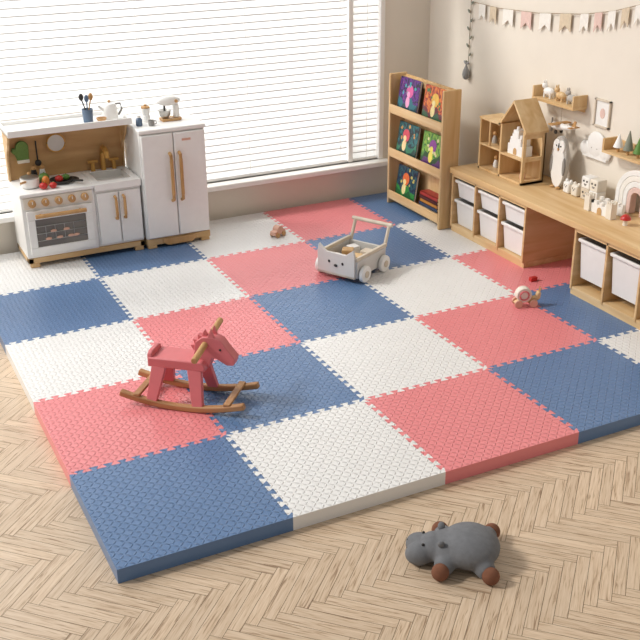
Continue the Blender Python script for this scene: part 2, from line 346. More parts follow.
for nm,x,m,lb in (('shaker',.13,'black','black spice shaker at the back of the stove'),('shaker',.175,'white','white spice shaker beside the black shaker on stove')):
    o=thing(nm,lb,'shaker',(KX+x,KY+.245,zs-.003)); obj('body',lathe(B(),[(.017,0),(.018,.03),(.013,.055),(.013,.06)]),M[m],o); obj('cap',lathe(B(),[(.014,.06),(.014,.07),(.006,.078),(0,.079)]),M['handle'],o)
# on top shelf
zt=KZ+.714
o=thing('utensil_cup','slate grey cup holding cooking utensils on the kitchen top shelf','cup',(KX+.44,KY+.18,zt)); obj('body',lathe(B(),[(.026,0),(.03,.07),(.027,.07),(.024,.004),(0,.004)]),M['blueg'],o)
for i,(a,m,l) in enumerate(((20,'handle','small wooden spoon in the utensil cup'),(140,'dark','small black spatula in the utensil cup'),(260,'blueg','small blue-grey serving spoon in the utensil cup'))):
    dx,dy=.018*math.cos(math.radians(a)),.018*math.sin(math.radians(a))
    u=thing(['wooden_spoon','spatula','serving_spoon'][i],l,['spoon','spatula','spoon'][i],(KX+.44,KY+.18,zt+.006),group='utensils in the cup')
    obj('handle',cyl(B(),(-dx*.5,-dy*.5,0),(dx*1.5,dy*1.5,.11),.0035,n=8),M[m],u); obj('head',ell(B(),(dx*1.6,dy*1.6,.125),(.013,.006,.02),n=12),M[m],u)
o=thing('toy_kettle','white toy kettle with grey handle on the kitchen top shelf','kettle',(KX+.565,KY+.19,zt))
obj('body',lathe(B(),[(.04,0),(.044,.01),(.036,.075),(.028,.085),(0,.09)]),M['white'],o)
obj('handle',tube(B(),[(.034,0,.08),(.06,0,.08),(.068,0,.05),(.05,0,.022),(.042,0,.02)],.006),M['mid'],o)
obj('spout',tube(B(),[(-.034,0,.055),(-.055,0,.07),(-.06,0,.08)],[.01,.007,.006]),M['white'],o); obj('knob',ell(B(),(0,0,.096),(.008,.008,.008)),M['handle'],o)
o=thing('wooden_bowl','small wooden bowl beside the kettle on the top shelf','bowl',(KX+.50,KY+.13,zt)); obj('bowl',lathe(B(),[(.012,0),(.026,.018),(.028,.026),(.025,.026),(.012,.006),(0,.005)]),M['handle'],o)
# ------------------------------------------------------------------ toy fridge
F=thing('play_fridge','white double door toy fridge with long wooden handles','toy fridge',(.958,2.675,TH+.0005))
obj('base',box(B(),.0,.375,.012,.32,.02,.055),M['bamboo_x'],F,bev=.003)
for x in (.005,.32):
    for y in (.012,.27): obj('foot',box(B(),x,x+.05,y,y+.045,0,.021),M['bamboo_x'],F,bev=.004)
obj('body',box(B(),0,.375,.016,.325,.055,.665),M['white'],F,bev=.006)
obj('top',box(B(),-.004,.379,0,.328,.655,.678),M['white'],F,bev=.006)
for x0,x1,hx in ((.006,.184,.160),(.19,.369,.214)):
    d=obj('door',box(B(),x0,x1,-.004,.016,.065,.648),M['white'],F,bev=.005)
    obj('handle',tube(B(),[(hx,-.004,.27),(hx,-.026,.28),(hx,-.03,.31),(hx,-.03,.50),(hx,-.026,.53),(hx,-.004,.54)],.0095),M['handle'],d)
obj('badge',box(B(),.235,.285,-.006,-.003,.60,.612),M['peach'],F)
obj('kick_panel',prism(B(),[(.09,.052),(.29,.052),(.29,.03),(.26,.012),(.12,.012),(.09,.03)],'y',.002,.012),M['handle'],F,bev=.002)
FX,FY,FZ=.958,2.675,TH+.679
o=thing('stand_mixer','white toy stand mixer with wooden base on top of the fridge','mixer',(FX+.235,FY+.17,FZ))
obj('base',prism(B(),[(-.055,-.035),(.05,-.035),(.06,-.02),(.06,.02),(.05,.035),(-.055,.035)],'z',0,.014),M['handle'],o,bev=.003)
obj('column',prism(B(),[(.02,.012),(.052,.012),(.05,.09),(.02,.09)],'y',-.018,.018),M['white'],o,bev=.008)
obj('head',ell(B(),(-.005,0,.108),(.068,.03,.028)),M['white'],o); obj('bowl',lathe(B(),[(.016,.015),(.03,.03),(.036,.06),(.033,.06),(.0,.03)],(-.03,0,0)),M['steel'],o)
obj('beater',cyl(B(),(-.03,0,.045),(-.03,0,.085),.006),M['dark'],o); obj('dial',cyl(B(),(.03,-.034,.108),(.03,-.026,.108),.009),M['handle'],o)
o=thing('spice_bottle','small slate bottle with white cap at the fridge left edge','bottle',(FX+.04,FY+.12,FZ)); obj('body',lathe(B(),[(.016,0),(.018,.006),(.018,.035),(.01,.045)]),M['blueg'],o); obj('cap',lathe(B(),[(.011,.045),(.011,.058),(0,.059)]),M['white'],o)
o=thing('toy_blender','white toy jug with wooden lid between bottle and mixer','jug',(FX+.105,FY+.2,FZ)); obj('body',lathe(B(),[(.022,0),(.024,.03),(.02,.036),(.026,.075),(.023,.075),(0,.07)]),M['white'],o); obj('lid',lathe(B(),[(.025,.075),(.025,.083),(.008,.086),(.008,.094),(0,.095)]),M['handle'],o)
o=thing('toy_mug','small grey mug in front of the toy jug on the fridge','mug',(FX+.10,FY+.09,FZ)); obj('body',lathe(B(),[(.016,0),(.018,.03),(.015,.03),(.013,.003),(0,.003)]),M['mid'],o); obj('handle',tube(B(),[(.016,0,.025),(.028,0,.022),(.028,0,.01),(.016,0,.006)],.003,8),M['mid'],o)
# ------------------------------------------------------------------ bookshelf
bx,by=2.575,2.20; Hs=.815; bd=.12
BS=thing('bookshelf','bamboo front-facing bookshelf with three tiers in the corner','bookshelf',(bx,by,TH+.0005))
for y in (0,.592): obj('side_panel',prism(B(),[(0,0),(bd,0),(bd,Hs),(0,Hs)],'y',y,y+.018),M['bamboo'],BS,bev=.006)
obj('back_panel',box(B(),bd-.014,bd-.004,.018,.592,.03,Hs-.01),M['bamboo'],BS)
lips=[.09,.362,.632]
for z in lips:
    obj('shelf',box(B(),.004,bd-.014,.018,.592,z-.055,z-.043),M['bamboo_y'],BS); obj('lip',box(B(),.0,.012,.018,.592,z-.05,z+.0),M['bamboo_y'],BS,bev=.003)
obj('top_rail',box(B(),.07,bd-.004,.018,.592,Hs-.05,Hs-.02),M['bamboo_y'],BS,bev=.003)
inks={}
def ink(h):
    if h not in inks: inks[h]=mat('ink_'+h,h,.4,.12,40)
    return inks[h]
def book(label,x,y,z,w,h,th,m,pal,seed,lean=.15,grp=None):
    o=thing('picture_book',label,'book',(x,y,z),group=grp,rot=(0,lean,0)); rd=random.Random(seed)
    bm=B(); box(bm,0,.002,0,w,0,h); box(bm,th-.002,th,0,w,0,h); box(bm,0,th,w-.002,w,0,h)
    cv=obj('cover',bm,m,o); obj('pages',box(B(),.002,th-.002,.002,w-.002,.003,h-.003),M['paper'],o)
    for k,(zb_,c) in enumerate(((.085,pal[0]),(.055,pal[1]))):
        n=14; ph=rd.random()*6; pts=[(.003,.002),(w-.003,.002)]+[(w-.003-(w-.006)*i/n, zb_+.018*math.sin(ph+i*.75)+.008*math.sin(ph*2+i*1.9)) for i in range(n+1)]
        obj('hill_drawing',prism(B(),pts,'x',-.0006-.0003*k,.0),ink(c),cv,smooth=False)
    cy=w*(.35+.3*rd.random()); obj('disc_drawing',prism(B(),oval(cy,h*.66,.038,.038,20),'x',-.0007,0),ink(pal[2]),cv,smooth=False)
    obj('figure_drawing',prism(B(),oval(cy+.01,h*.36,.022,.034,16),'x',-.0013,0),ink(pal[3]),cv,smooth=False); obj('figure_drawing',prism(B(),oval(cy+.01,h*.36+.045,.017,.017,16),'x',-.0013,0),ink(pal[3]),cv,smooth=False)
    for k in range(7): obj('spot_drawing',prism(B(),oval(.02+(w-.04)*rd.random(),h*(.45+.5*rd.random()),.006+.006*rd.random(),.006+.006*rd.random(),10),'x',-.0009,0),ink(pal[4]),cv,smooth=False)
zb=TH+.0005
bk=[('purple picture book with teal hills, left on the top tier',2,.325,['0E0820','2A1450','6A2090','3A1A6A','A03A90'],['1A6A78','0E3A48','D85A9A','E8A0C8','38B0B0']),
('red and orange picture book, right on the top tier',2,.045,['7A1E18','B83A22','E0722A','E8983A','C04A2A'],['6A2030','2A5A38','F0C04A','F4E0A0','3A7A40']),
('dark teal picture book, left on the middle tier',1,.325,['081418','0E3038','186068','1E7A78','103A42'],['2A7A5A','0E3A34','D0485A','F0D8A0','E0A04A']),
('lime green picture book with purple disc, right on the middle tier',1,.045,['2A5A1E','4A8A2A','7AAA34','94B840','3A6A22'],['1E4A22','5A2A6A','8A3A94','F0E060','E0D8A0']),
('navy picture book with green hills, left on the bottom tier',0,.325,['0C142C','14284A','1E4A5A','2A6A6A','101C3A'],['2E8A40','145A30','E0703A','F0E0A0','D0C060'])]
for i,(l,t,y,cs,pal) in enumerate(bk):
    book(l,bx+.02,by+y,zb+lips[t]-.0405,.225,.215,.014,cover('book_cover_art_%d'%i,cs,26),pal,i+3,.15,'picture books on the bamboo bookshelf')
sp=[('7A2626','dark red'),('CFC6B4','cream'),('2A4464','navy'),('BC8036','ochre'),('4E2626','brown'),('A83A34','bright red')]
z=zb+lips[0]-.0425
for i,(c,nm) in enumerate(sp):
    o=thing('picture_book','thin %s book in the flat pile on the bottom tier'%nm,'book',(bx+.016,by+.05,z),group='flat pile of books on the bottom tier')
    th=.021; w=.062; d=.2-.01*(i%2)
    bm=B(); box(bm,0,w,0,d,0,.002); box(bm,0,w,0,d,th-.002,th); box(bm,0,.002,0,d,0,th); obj('cover',bm,mat('spine_%s'%nm.replace(' ','_'),c,.4),o)
    obj('pages',box(B(),.002,w-.002,.002,d-.002,.002,th-.002),M['paper'],o); z+=th+.0005
# ------------------------------------------------------------------ sideboard
SX=2.635; zb=TH+.0005; SH=.347
def unit(label,y0,n,cw,two):
    t=.014; w=n*cw+t
    o=thing('storage_cabinet',label,'cabinet',(SX,y0,zb)); d=WX-SX-.02
    for i in range(n+1): obj('side_panel' if i in (0,n) else 'divider',box(B(),0,d,i*cw,i*cw+t,.03,SH),M['bamboo_x'],o,bev=.002)
    obj('bottom_panel',box(B(),0.004,d,t,w-t,.03,.044),M['bamboo_y'],o); obj('plinth',box(B(),.01,d,0,w,0,.03),M['bamboo_y'],o)
    obj('back_panel',box(B(),d-.008,d,0,w,.03,SH),M['backboard'],o)
    obj('front_rail',box(B(),0,.02,t,w-t,SH-.016,SH),M['bamboo_y'],o)
    for i in range(n):
        for s in (0,1):
            ys=i*cw+(t if s==0 else cw-.006)
            for zz in ((.195,.305) if two else (.29,)): obj('runner',box(B(),.01,d-.02,ys,ys+.006,zz,zz+.006),M['bamboo_x'],o)
    return o
def bin_(label,y,z,w,h,d,grp):
    o=thing('storage_bin',label,'bin',(SX+.014,y,z),group=grp); k=.017; t=.004
    bm=B()
    def ring(zz,ins): return [bm.verts.new(p) for p in ((ins,ins,zz),(d-ins,ins,zz),(d-ins,w-ins,zz),(ins,w-ins,zz))]
    r=[ring(0,k),ring(h,.006),ring(h,.006+t),ring(t,k+t)]
    bm.faces.new(r[0]); bm.faces.new(r[3])
    for a,b in zip(r,r[1:]):
        for q in range(4): bm.faces.new((a[q],a[(q+1)%4],b[(q+1)%4],b[q]))
    obj('body',bm,M['bin'],o,bev=.005)
    bm=B(); box(bm,-.006,.008,0,w,h-.012,h+.005); box(bm,d-.008,d,0,w,h-.012,h+.005); box(bm,0,d,0,.008,h-.012,h+.005); box(bm,0,d,w-.008,w,h-.012,h+.005)
    obj('rim',bm,M['bin'],o,bev=.004)
    return o
cw=.228; t=.014
unit('bamboo storage cabinet with three columns of bins beside the bookshelf',1.475,3,cw,True)
nm=['nearest the desk gap','in the middle column','next to the bookshelf']
for i in range(3):
    y=1.475+i*cw+t+.007; w=cw-t-.014
    bin_('shallow white bin in the top row of far cabinet, %s'%nm[i],y,zb+.21,w,.098,.29,'white bins in the far cabinet')
    bin_('deep white bin in the bottom row of far cabinet, %s'%nm[i],y,zb+.046,w,.146,.29,'white bins in the far cabinet')
unit('bamboo storage cabinet with big bins at the right picture edge',1.09-3*cw-t,3,cw,False)
nm=['cut by the right picture edge','second from desk gap','nearest the desk gap']
for i in (1,2):
    y=1.09-3*cw-t+i*cw+t+.007; w=cw-t-.014
    bin_('large white bin in the near cabinet, %s'%nm[i],y,zb+.095,w,.2,.29,'large white bins in the near cabinet')
tag(obj('desk_top',box(B(),SX-.012,WX-.003,.35,2.185,zb+SH+.0005,zb+SH+.034),M['bamboo_y'],bev=.004),'long bamboo worktop bridging the two storage cabinets and desk gap','worktop')
ZT=zb+SH+.035
# ------------------------------------------------------------------ doll house
hx,hy,hz=2.755,1.69,ZT
H=thing('doll_house','open fronted wooden doll house with pitched roof on the worktop','doll house',(hx,hy,hz))
w_=.012; D=.145; Wd=.405; mid=.2; ev=.295; pk=.44; cy=(mid+w_)/2
bm=B(); box(bm,0,.018,0,w_,0,ev); box(bm,D-.022,D,0,w_,0,ev); box(bm,.018,D-.022,0,w_,0,.02); box(bm,.018,D-.022,0,w_,.125,.145); box(bm,.018,D-.022,0,w_,.25,ev)
obj('wall_panel',bm,M['bamboo'],H,label='tall side wall panel with two square openings'); obj('wall_panel',box(B(),0,D,mid,mid+w_,0,ev),M['bamboo'],H); obj('wall_panel',box(B(),0,D,Wd-w_,Wd,0,.285),M['bamboo'],H)
obj('back_panel',prism(B(),[(0,0),(Wd,0),(Wd,.285),(mid+w_,.285),(mid+w_,ev),(cy,pk-.012),(0,ev)],'x',D-.008,D),M['bamboo'],H)
obj('floor_panel',box(B(),0,D,0,Wd,0,w_),M['bamboo'],H); obj('floor_panel',box(B(),0,D-.008,w_,mid,.13,.14),M['bamboo'],H); obj('floor_panel',box(B(),0,D-.008,mid+w_,Wd-w_,.14,.15),M['bamboo'],H)
for s in (-1,1):
    e0=cy+s*(cy+.014); obj('roof_panel',prism(B(),[(e0,ev-.018),(cy,pk-.014),(cy,pk),(e0+s*.004,ev-.004)],'x',-.004,D),M['bamboo'],H)
obj('roof_panel',box(B(),-.004,D,mid+w_,Wd+.004,.285,.297),M['bamboo'],H)
obj('window_bar',box(B(),-.003,.006,.303,.31,.15,.285),M['bamboo'],H)
o=thing('toy_castle','small white stepped tower castle on the doll house upper floor','toy castle',(hx+.06,hy+.106,hz+.1405))
bm=B(); box(bm,-.035,.03,-.065,.065,0,.055); box(bm,-.035,.03,-.045,.045,.055,.095); box(bm,-.035,.03,-.022,.022,.095,.135); obj('body',bm,M['white'],o)
for y,h in ((-.055,.055),(.055,.055),(-.035,.095),(.035,.095),(0,.135)):
    obj('turret',cyl(B(),(-.02,y,h),(-.02,y,h+.018),.009),M['white'],o)
bm=B(); prism(bm,[(-.014,.003),(.014,.003)]+arc(0,.025,.014,0,180,8),'x',-.037,-.034); obj('arch_door',bm,M['oak'],o)
for nm,lb,x,y,z,m in (('peg_doll','grey peg doll on the doll house left upper floor',.06,.34,.1505,'greyc'),('peg_doll','green peg doll on the doll house left ground floor',.06,.26,.0125,'leaf'),('peg_doll','white peg doll on the doll house left ground floor',.07,.33,.0125,'white'),('peg_doll','peach peg doll on the doll house right ground floor',.06,.07,.0125,'peach')):
    o=thing(nm,lb,'peg doll',(hx+x,hy+y,hz+z),group='peg dolls in the doll house'); obj('body',lathe(B(),[(.015,0),(.016,.02),(.009,.04),(.008,.045)]),M[m],o); obj('head',ell(B(),(0,0,.054),(.013,.013,.013),n=12),M['handle'],o)
o=thing('doll_bed','small wooden doll bed on the doll house left upper floor','doll bed',(hx+.05,hy+.22,hz+.1505)); obj('frame',box(B(),0,.05,0,.07,.0,.02),M['oak'],o); obj('mattress',box(B(),.003,.047,.003,.062,.02,.028),M['whitec'],o,bev=.003); obj('headboard',box(B(),0,.05,.064,.07,0,.045),M['oak'],o)
# ------------------------------------------------------------------ penguin figure
o=thing('penguin_figure','tall pale grey and white penguin figure beside the doll house','toy penguin',(2.90,1.575,ZT))
obj('body',prism(B(),[(y,max(0,z)) for y,z in oval(0,.138,.064,.141,40)],'x',0,.024),M['greyc'],o,bev=.004)
obj('belly',prism(B(),oval(0,.118,.054,.114,36),'x',-.005,.004),M['white'],o,bev=.002)
for s in (-1,1):
    obj('cheek',prism(B(),oval(s*.019,.226,.026,.034,24),'x',-.0055,.003),M['white'],o,bev=.001)
    obj('eye',ell(B(),(-.007,s*.017,.228),(.003,.004,.005),n=10),M['black'],o)
    obj('wing',prism(B(),oval(s*.05,.125,.01,.048,20),'x',-.008,.01),M['mid'],o,bev=.002)
    obj('foot',ell(B(),(-.008,s*.022,.006),(.014,.016,.006),n=12),M['handle'],o)
obj('beak',prism(B(),[(-.008,.214),(.008,.214),(0,.201)],'x',-.011,-.003),M['handle'],o)
# ------------------------------------------------------------------ block figures and castle
for i,(y,x,lb,c) in enumerate(((1.475,2.90,'small white block bear with dark eyes, left of the pair','white'),(1.41,2.90,'small cream block bear with dark eyes, right of the pair','cream'))):
    o=thing('block_bear',lb,'toy bear',(x,y,ZT),group='two small block bears')
    obj('body',box(B(),-.02,.02,-.024,.024,0,.06),M[c],o,bev=.008)
    for s in (-1,1): obj('ear',ell(B(),(0,s*.016,.062),(.008,.009,.011),n=10),M[c],o); obj('eye',ell(B(),(-.021,s*.009,.042),(.002,.003,.003),n=8),M['black'],o)
    obj('nose',ell(B(),(-.021,0,.034),(.002,.004,.003),n=8),M['black'],o)
for i,(y,z,m,lb) in enumerate(((1.275,0,'white','white square face block, bottom right of the block stack'),(1.338,0,'ash','pale wood square face block, bottom left of the block stack'),(1.275,.0605,'cream','cream square face block, top right of the block stack'),(1.338,.0605,'white','white square face block, top left of the block stack'))):
    o=thing('face_block',lb,'block',(2.92,y,ZT+z),group='square face blocks under the cloud')
    obj('cube',box(B(),-.03,.03,-.03,.03,0,.06),M[m],o,bev=.004)
    for s in (-1,1): obj('eye',cyl(B(),(-.0315,s*.012,.038),(-.029,s*.012,.038),.0055,n=12),M['black'],o)
    obj('mouth',prism(B(),arc(0,.025,.01,180,360,8),'x',-.0315,-.029),M['mid'],o)
o=thing('castle_blocks','low white wooden castle with battlements on the worktop front','toy castle',(2.80,1.03,ZT))
prof=[(0,0),(.17,0),(.17,.06),(.15,.06),(.15,.045),(.13,.045),(.13,.06),(.11,.06),(.11,.045),(.09,.045),(.09,.06),(.07,.06),(.07,.045),(.05,.045),(.05,.06),(.03,.06),(.03,.045),(.015,.045),(.015,.06),(0,.06)]
obj('front_wall',prism(B(),prof,'x',0,.02),M['white'],o); obj('rear_wall',prism(B(),prof,'x',.07,.085),M['white'],o)
for y in (-.01,.15):
    bm=B(); box(bm,-.012,.024,y,y+.036,0,.075)
    for a in (0,.013,.026): box(bm,-.012,-.002,y+a,y+a+.009,.075,.087); box(bm,.014,.024,y+a,y+a+.009,.075,.087)
    obj('tower',bm,M['cream'],o)
obj('arch_door',prism(B(),[(.07,0),(.1,0)]+arc(.085,.02,.015,0,180,8),'x',-.003,.001),M['oak'],o)
# rainbow
o=thing('rainbow_stacker','pale nested arch rainbow toy leaning near the right wall','rainbow',(2.955,1.02,ZT))
for i,(r,m) in enumerate(((.145,'white'),(.117,'whitec'),(.089,'white'),(.061,'rose'))):
    a=arc(0,.0,r,0,180,20); b_=arc(0,0,r-.027,180,0,20)
    obj('arch',prism(B(),[(y,z+ (.08 if 0<k<20 else 0)) for k,(y,z) in enumerate(a)]+[(y,z+(.08 if 0<k<20 else 0)) for k,(y,z) in enumerate(b_)],'x',-.02,.02),M[m],o,bev=.003)
o=thing('toy_mushroom','small red capped toy mushroom beside the rainbow','toy mushroom',(2.80,.93,ZT)); obj('stem',lathe(B(),[(.012,0),(.01,.03)]),M['cream'],o); obj('cap',lathe(B(),[(.026,.03),(.024,.04),(.012,.052),(0,.055)]),M['red'],o)
# ------------------------------------------------------------------ wall decorations
def wp(x,y): return at(x,y,0,WX)
a=wp(545,100); b_=wp(587,108)
sy0,sy1=b_.y,a.y
o=thing('wall_shelf','U-shaped wooden wall shelf holding small white toys above a toy plane','wall shelf',(WX-.001,sy0,.745))
obj('plank',box(B(),-.09,0,0,sy1-sy0,.112,.127),M['bamboo_y'],o); obj('back_rail',box(B(),-.012,0,0.01,sy1-sy0-.01,.095,.112),M['bamboo_y'],o)
for y in (0,sy1-sy0-.012): obj('end_panel',box(B(),-.09,0,y,y+.012,.127,.185),M['bamboo'],o,bev=.002)
def animal(label,y,z,m,s=1):
    q=thing('toy_animal',label,'toy animal',(WX-.045,y,z),group='toy animals on the wall shelf')
    obj('body',ell(B(),(0,0,.028*s),(.016*s,.034*s,.018*s),n=14),M[m],q); obj('head',ell(B(),(0,.03*s,.05*s),(.013*s,.015*s,.014*s),n=12),M[m],q)
    for yy in (-.02,.02):
        for xx in (-.008,.008): obj('leg',cyl(B(),(xx*s,yy*s,0),(xx*s,yy*s,.022*s),.005*s,n=8),M[m],q)
    for xx in (-.006,.006): obj('ear',ell(B(),(xx*s,.03*s,.066*s),(.004*s,.004*s,.009*s),n=8),M[m],q)
animal('white toy animal on top of wall shelf, left end',sy0+.26,.8725,'white',1.2); animal('wooden toy animal on top of wall shelf, middle',sy0+.16,.8725,'bamboo',1.1); animal('grey toy animal on top of wall shelf, right end',sy0+.07,.8725,'greyc',1.1)
o=thing('toy_plane','small white toy plane with wood wings hung below the wall shelf','toy plane',(WX-.075,sy0+.085,.75))
k=1.1
obj('fuselage',tube(B(),[(0,.078*k,.0),(0,.07*k,.0),(0,.02*k,.002*k),(0,-.04*k,.008*k),(0,-.085*k,.014*k)],[.009*k,.016*k,.018*k,.011*k,.006*k],16),M['white'],o)
obj('wing',box(B(),-.058*k,.058*k,.01,.044*k,.014*k,.02*k),M['handle'],o,bev=.002); obj('tail_wing',box(B(),-.028*k,.028*k,-.088*k,-.065*k,.014*k,.018*k),M['handle'],o,bev=.001); obj('tail_fin',prism(B(),[(-.088*k,.014*k),(-.06*k,.014*k),(-.08*k,.048*k),(-.092*k,.048*k)],'x',-.003,.003),M['handle'],o)
pr=obj('propeller',box(B(),-.005,.005,.08*k,.084*k,-.034*k,.034*k),M['mid'],o,bev=.001); obj('hub',ell(B(),(0,.083*k,0),(.006,.006,.006),n=10),M['dark'],pr)
for s in (-1,1): obj('wheel',cyl(B(),(s*.014*k,.03*k,-.024*k),(s*.019*k,.03*k,-.024*k),.01*k,n=14),M['dark'],o)
obj('hanger',cyl(B(),(.0,.02,.015),(.0,.02,.107),.0012,n=6),M['cord'],o)
# small print
o=thing('wall_print','small pale framed white print hung on the right wall','picture',(WX-.001,1.33,.79))
bm=B(); box(bm,-.012,0,0,.115,0,.008); box(bm,-.012,0,0,.115,.132,.14); box(bm,-.012,0,0,.008,0,.14); box(bm,-.012,0,.107,.115,0,.14); obj('border',bm,M['ash'],o)
obj('print',box(B(),-.004,0,.008,.107,.008,.132),M['white'],o); obj('drawing',prism(B(),oval(.057,.07,.018,.026,20),'x',-.006,-.003),M['rose'],o)
# cloud
o=thing('wall_cloud','white cloud shaped wall plaque under the small framed print','cloud plaque',(WX-.001,1.40,.62))
bm=B(); ell(bm,(-.012,-.07,.05),(.012,.045,.045)); ell(bm,(-.012,0,.075),(.014,.07,.07)); ell(bm,(-.012,.075,.045),(.012,.045,.04)); box(bm,-.02,0,-.09,.09,.005,.05); obj('cloud',bm,M['white'],o)
for s in (-1,1): obj('eye',ell(B(),(-.024,s*.02,.06),(.003,.006,.003),n=8),M['greyc'],o)
# box shelf at right edge
o=thing('box_shelf','wooden wall shelf at the right picture edge with tiny trees','wall shelf',(WX-.001,1.0,.70))
obj('plank',box(B(),-.09,0,0,.27,0,.012),M['bamboo_y'],o); obj('back_board',box(B(),-.01,0,0,.27,.012,.06),M['bamboo_y'],o); obj('end_panel',box(B(),-.09,0,.258,.27,.012,.07),M['bamboo'],o)
for i,(y,h,m) in enumerate(((.06,.10,'green'),(.13,.12,'leaf'),(.2,.09,'white'))):
    q=thing('toy_tree','%s toy cone tree on the right edge wall shelf'%['green','grey-green','white'][i],'toy tree',(WX-.05,1.0+y,.7125),group='toy trees on wall shelf'); obj('trunk',cyl(B(),(0,0,0),(0,0,.025),.007,n=10),M['handle'],q); obj('crown',cyl(B(),(0,0,.024),(0,0,h),.026,.002),M[m],q)
# bunting
def bz(t): 
    P=[(476,2),(500,8),(540,13),(585,14),(615,11),(645,4)]
    s=t*(len(P)-1); i=min(int(s),len(P)-2); f=s-i
    return wp(P[i][0]*(1-f)+P[i+1][0]*f,P[i][1]*(1-f)+P[i+1][1]*f)
o=thing('pennant_bunting','string of pale notched pennant flags strung along the right wall','bunting',(WX,0,0))
obj('string',tube(B(),[bz(k/30)-Vector((WX+.012,0,0)) for k in range(31)],.0022,6),M['cord'],o)
cl=['whitec','beige','whitec','rose','whitec','beige','whitec','rose','whitec','beige','whitec']
for k in range(11):
    p=bz((k+.5)/11); q=bz((k+1.06)/11.01); h=.092
    bm=B(); pts=[(p.y,p.z),(q.y,q.z),(q.y,q.z-h),((p.y+q.y)/2,(p.z+q.z)/2-h+.034),(p.y,p.z-h)]
    prism(bm,pts,'x',-.015,-.012); obj('flag',bm,M[cl[k]],o,smooth=False,label={'whitec':'white flag','beige':'beige flag','rose':'pale pink flag'}[cl[k]])
# hanging garland
p0=wp(473,0); p1=wp(470,64)
o=thing('hanging_garland','grey leaf garland with a grey whale pendant hanging left of the bunting','garland',(WX,p0.y,p1.z))
h=p0.z-p1.z+.15; dy=p1.y-p0.y
obj('string',tube(B(),[(-.012,0,h),(-.012,dy*.5,h*.5),(-.012,dy,0)],.002,6),M['cord'],o)
for k in range(11):
    f=k/10; z=h*(1-f)*.95+.01; s=-1 if k%2 else 1
    bm=B(); ell(bm,(-.014,dy*f+s*.014,z),(.004,.017,.008),(s*.6,0,0),n=10); obj('leaf',bm,M['leaf'],o)
pd=obj('pendant',lathe(B(),[(.004,.004),(.008,-.012),(.02,-.04),(.023,-.06),(.018,-.08),(.006,-.09)],(-.026,dy,0)),M['softgrey'],o)
bm=B()
for s in (-1,1): ell(bm,(-.026,dy+s*.014,.01),(.005,.017,.008),(s*.5,0,0),n=10)
obj('fluke',bm,M['softgrey'],pd)
# ------------------------------------------------------------------ wagon
WGL=(1.815,1.858)
WG=thing('push_wagon','pale grey wooden toy wagon with animal face and push handle','toy wagon',(*WGL,TH+.0005),math.radians(28))
l2,w2=.15,.115
fp=[(-w2,.03),(w2,.03),(w2,.148),(w2-.008,.186),(w2-.055,.15),(-w2+.055,.15),(-w2+.008,.186),(-w2,.148)]
fr=obj('front_panel',prism(B(),fp,'x',-l2,-l2+.014),M['grey'],WG,bev=.002)
for s in (-1,1): obj('eye',ell(B(),(-l2-.001,s*.042,.1),(.003,.007,.008),n=12),M['black'],fr)
obj('nose',ell(B(),(-l2-.002,0,.084),(.004,.011,.008),n=14),M['dark'],fr)
for s in (-1,1):
    obj('side_panel',box(B(),-l2+.014,l2-.012,s*w2-.007,s*w2+.007,.03,.12),M['grey'],WG,bev=.0015)
    obj('side_rail',box(B(),-l2+.01,l2,s*w2-.008,s*w2+.008,.122,.14),M['ash'],WG,bev=.002)
    obj('handle_post',tube(B(),[(l2-.03,s*(w2-.008),.04),(l2+.01,s*(w2-.008),.14),(l2+.045,s*(w2-.008),.225)],.009),M['ash'],WG)
obj('handle_bar',cyl(B(),(l2+.045,-w2-.012,.225),(l2+.045,w2+.012,.225),.0105),M['ash'],WG,bev=.003)
obj('rear_panel',box(B(),l2-.014,l2,-w2,w2,.03,.12),M['grey'],WG,bev=.002); obj('floor_panel',box(B(),-l2,l2,-w2,w2,.03,.04),M['ash'],WG)
for x in (-.085,.1):
    obj('axle',cyl(B(),(x,-w2-.03,.045),(x,w2+.03,.045),.006,n=10),M['oak'],WG)
    for s in (-1,1):
        wh=obj('wheel',cyl(B(),(x,s*(w2+.012),.045),(x,s*(w2+.034),.045),.045,n=32),M['white'],WG,bev=.005)
        obj('hub',cyl(B(),(x,s*(w2+.03),.045),(x,s*(w2+.038),.045),.018),M['ash'],wh)
for i,(x,y,s_,rz,m,l) in enumerate(((-.075,.045,.028,.3,'cream','cream toy cube at the front of the wagon'),(-.03,-.045,.03,.7,'bamboo','wooden toy cube at the near side of the wagon'),(.085,.05,.028,.1,'white','white toy cube at the rear of the wagon'),(.02,.04,.03,1.0,'oak','brown wooden toy cube in the middle of the wagon'),(.07,-.05,.028,.5,'ash','pale ash toy cube at the rear near corner of wagon'))):
    v=Matrix.Rotation(math.radians(28),3,'Z')@Vector((x,y,0))
    q=tag(obj('toy_block',box(B(),-s_,s_,-s_,s_,0,2*s_+.015),M[m],bev=.004),l,'block','toy blocks in the wagon'); q.location=(WGL[0]+v.x,WGL[1]+v.y,TH+.0415); q.rotation_euler=(0,0,rz)
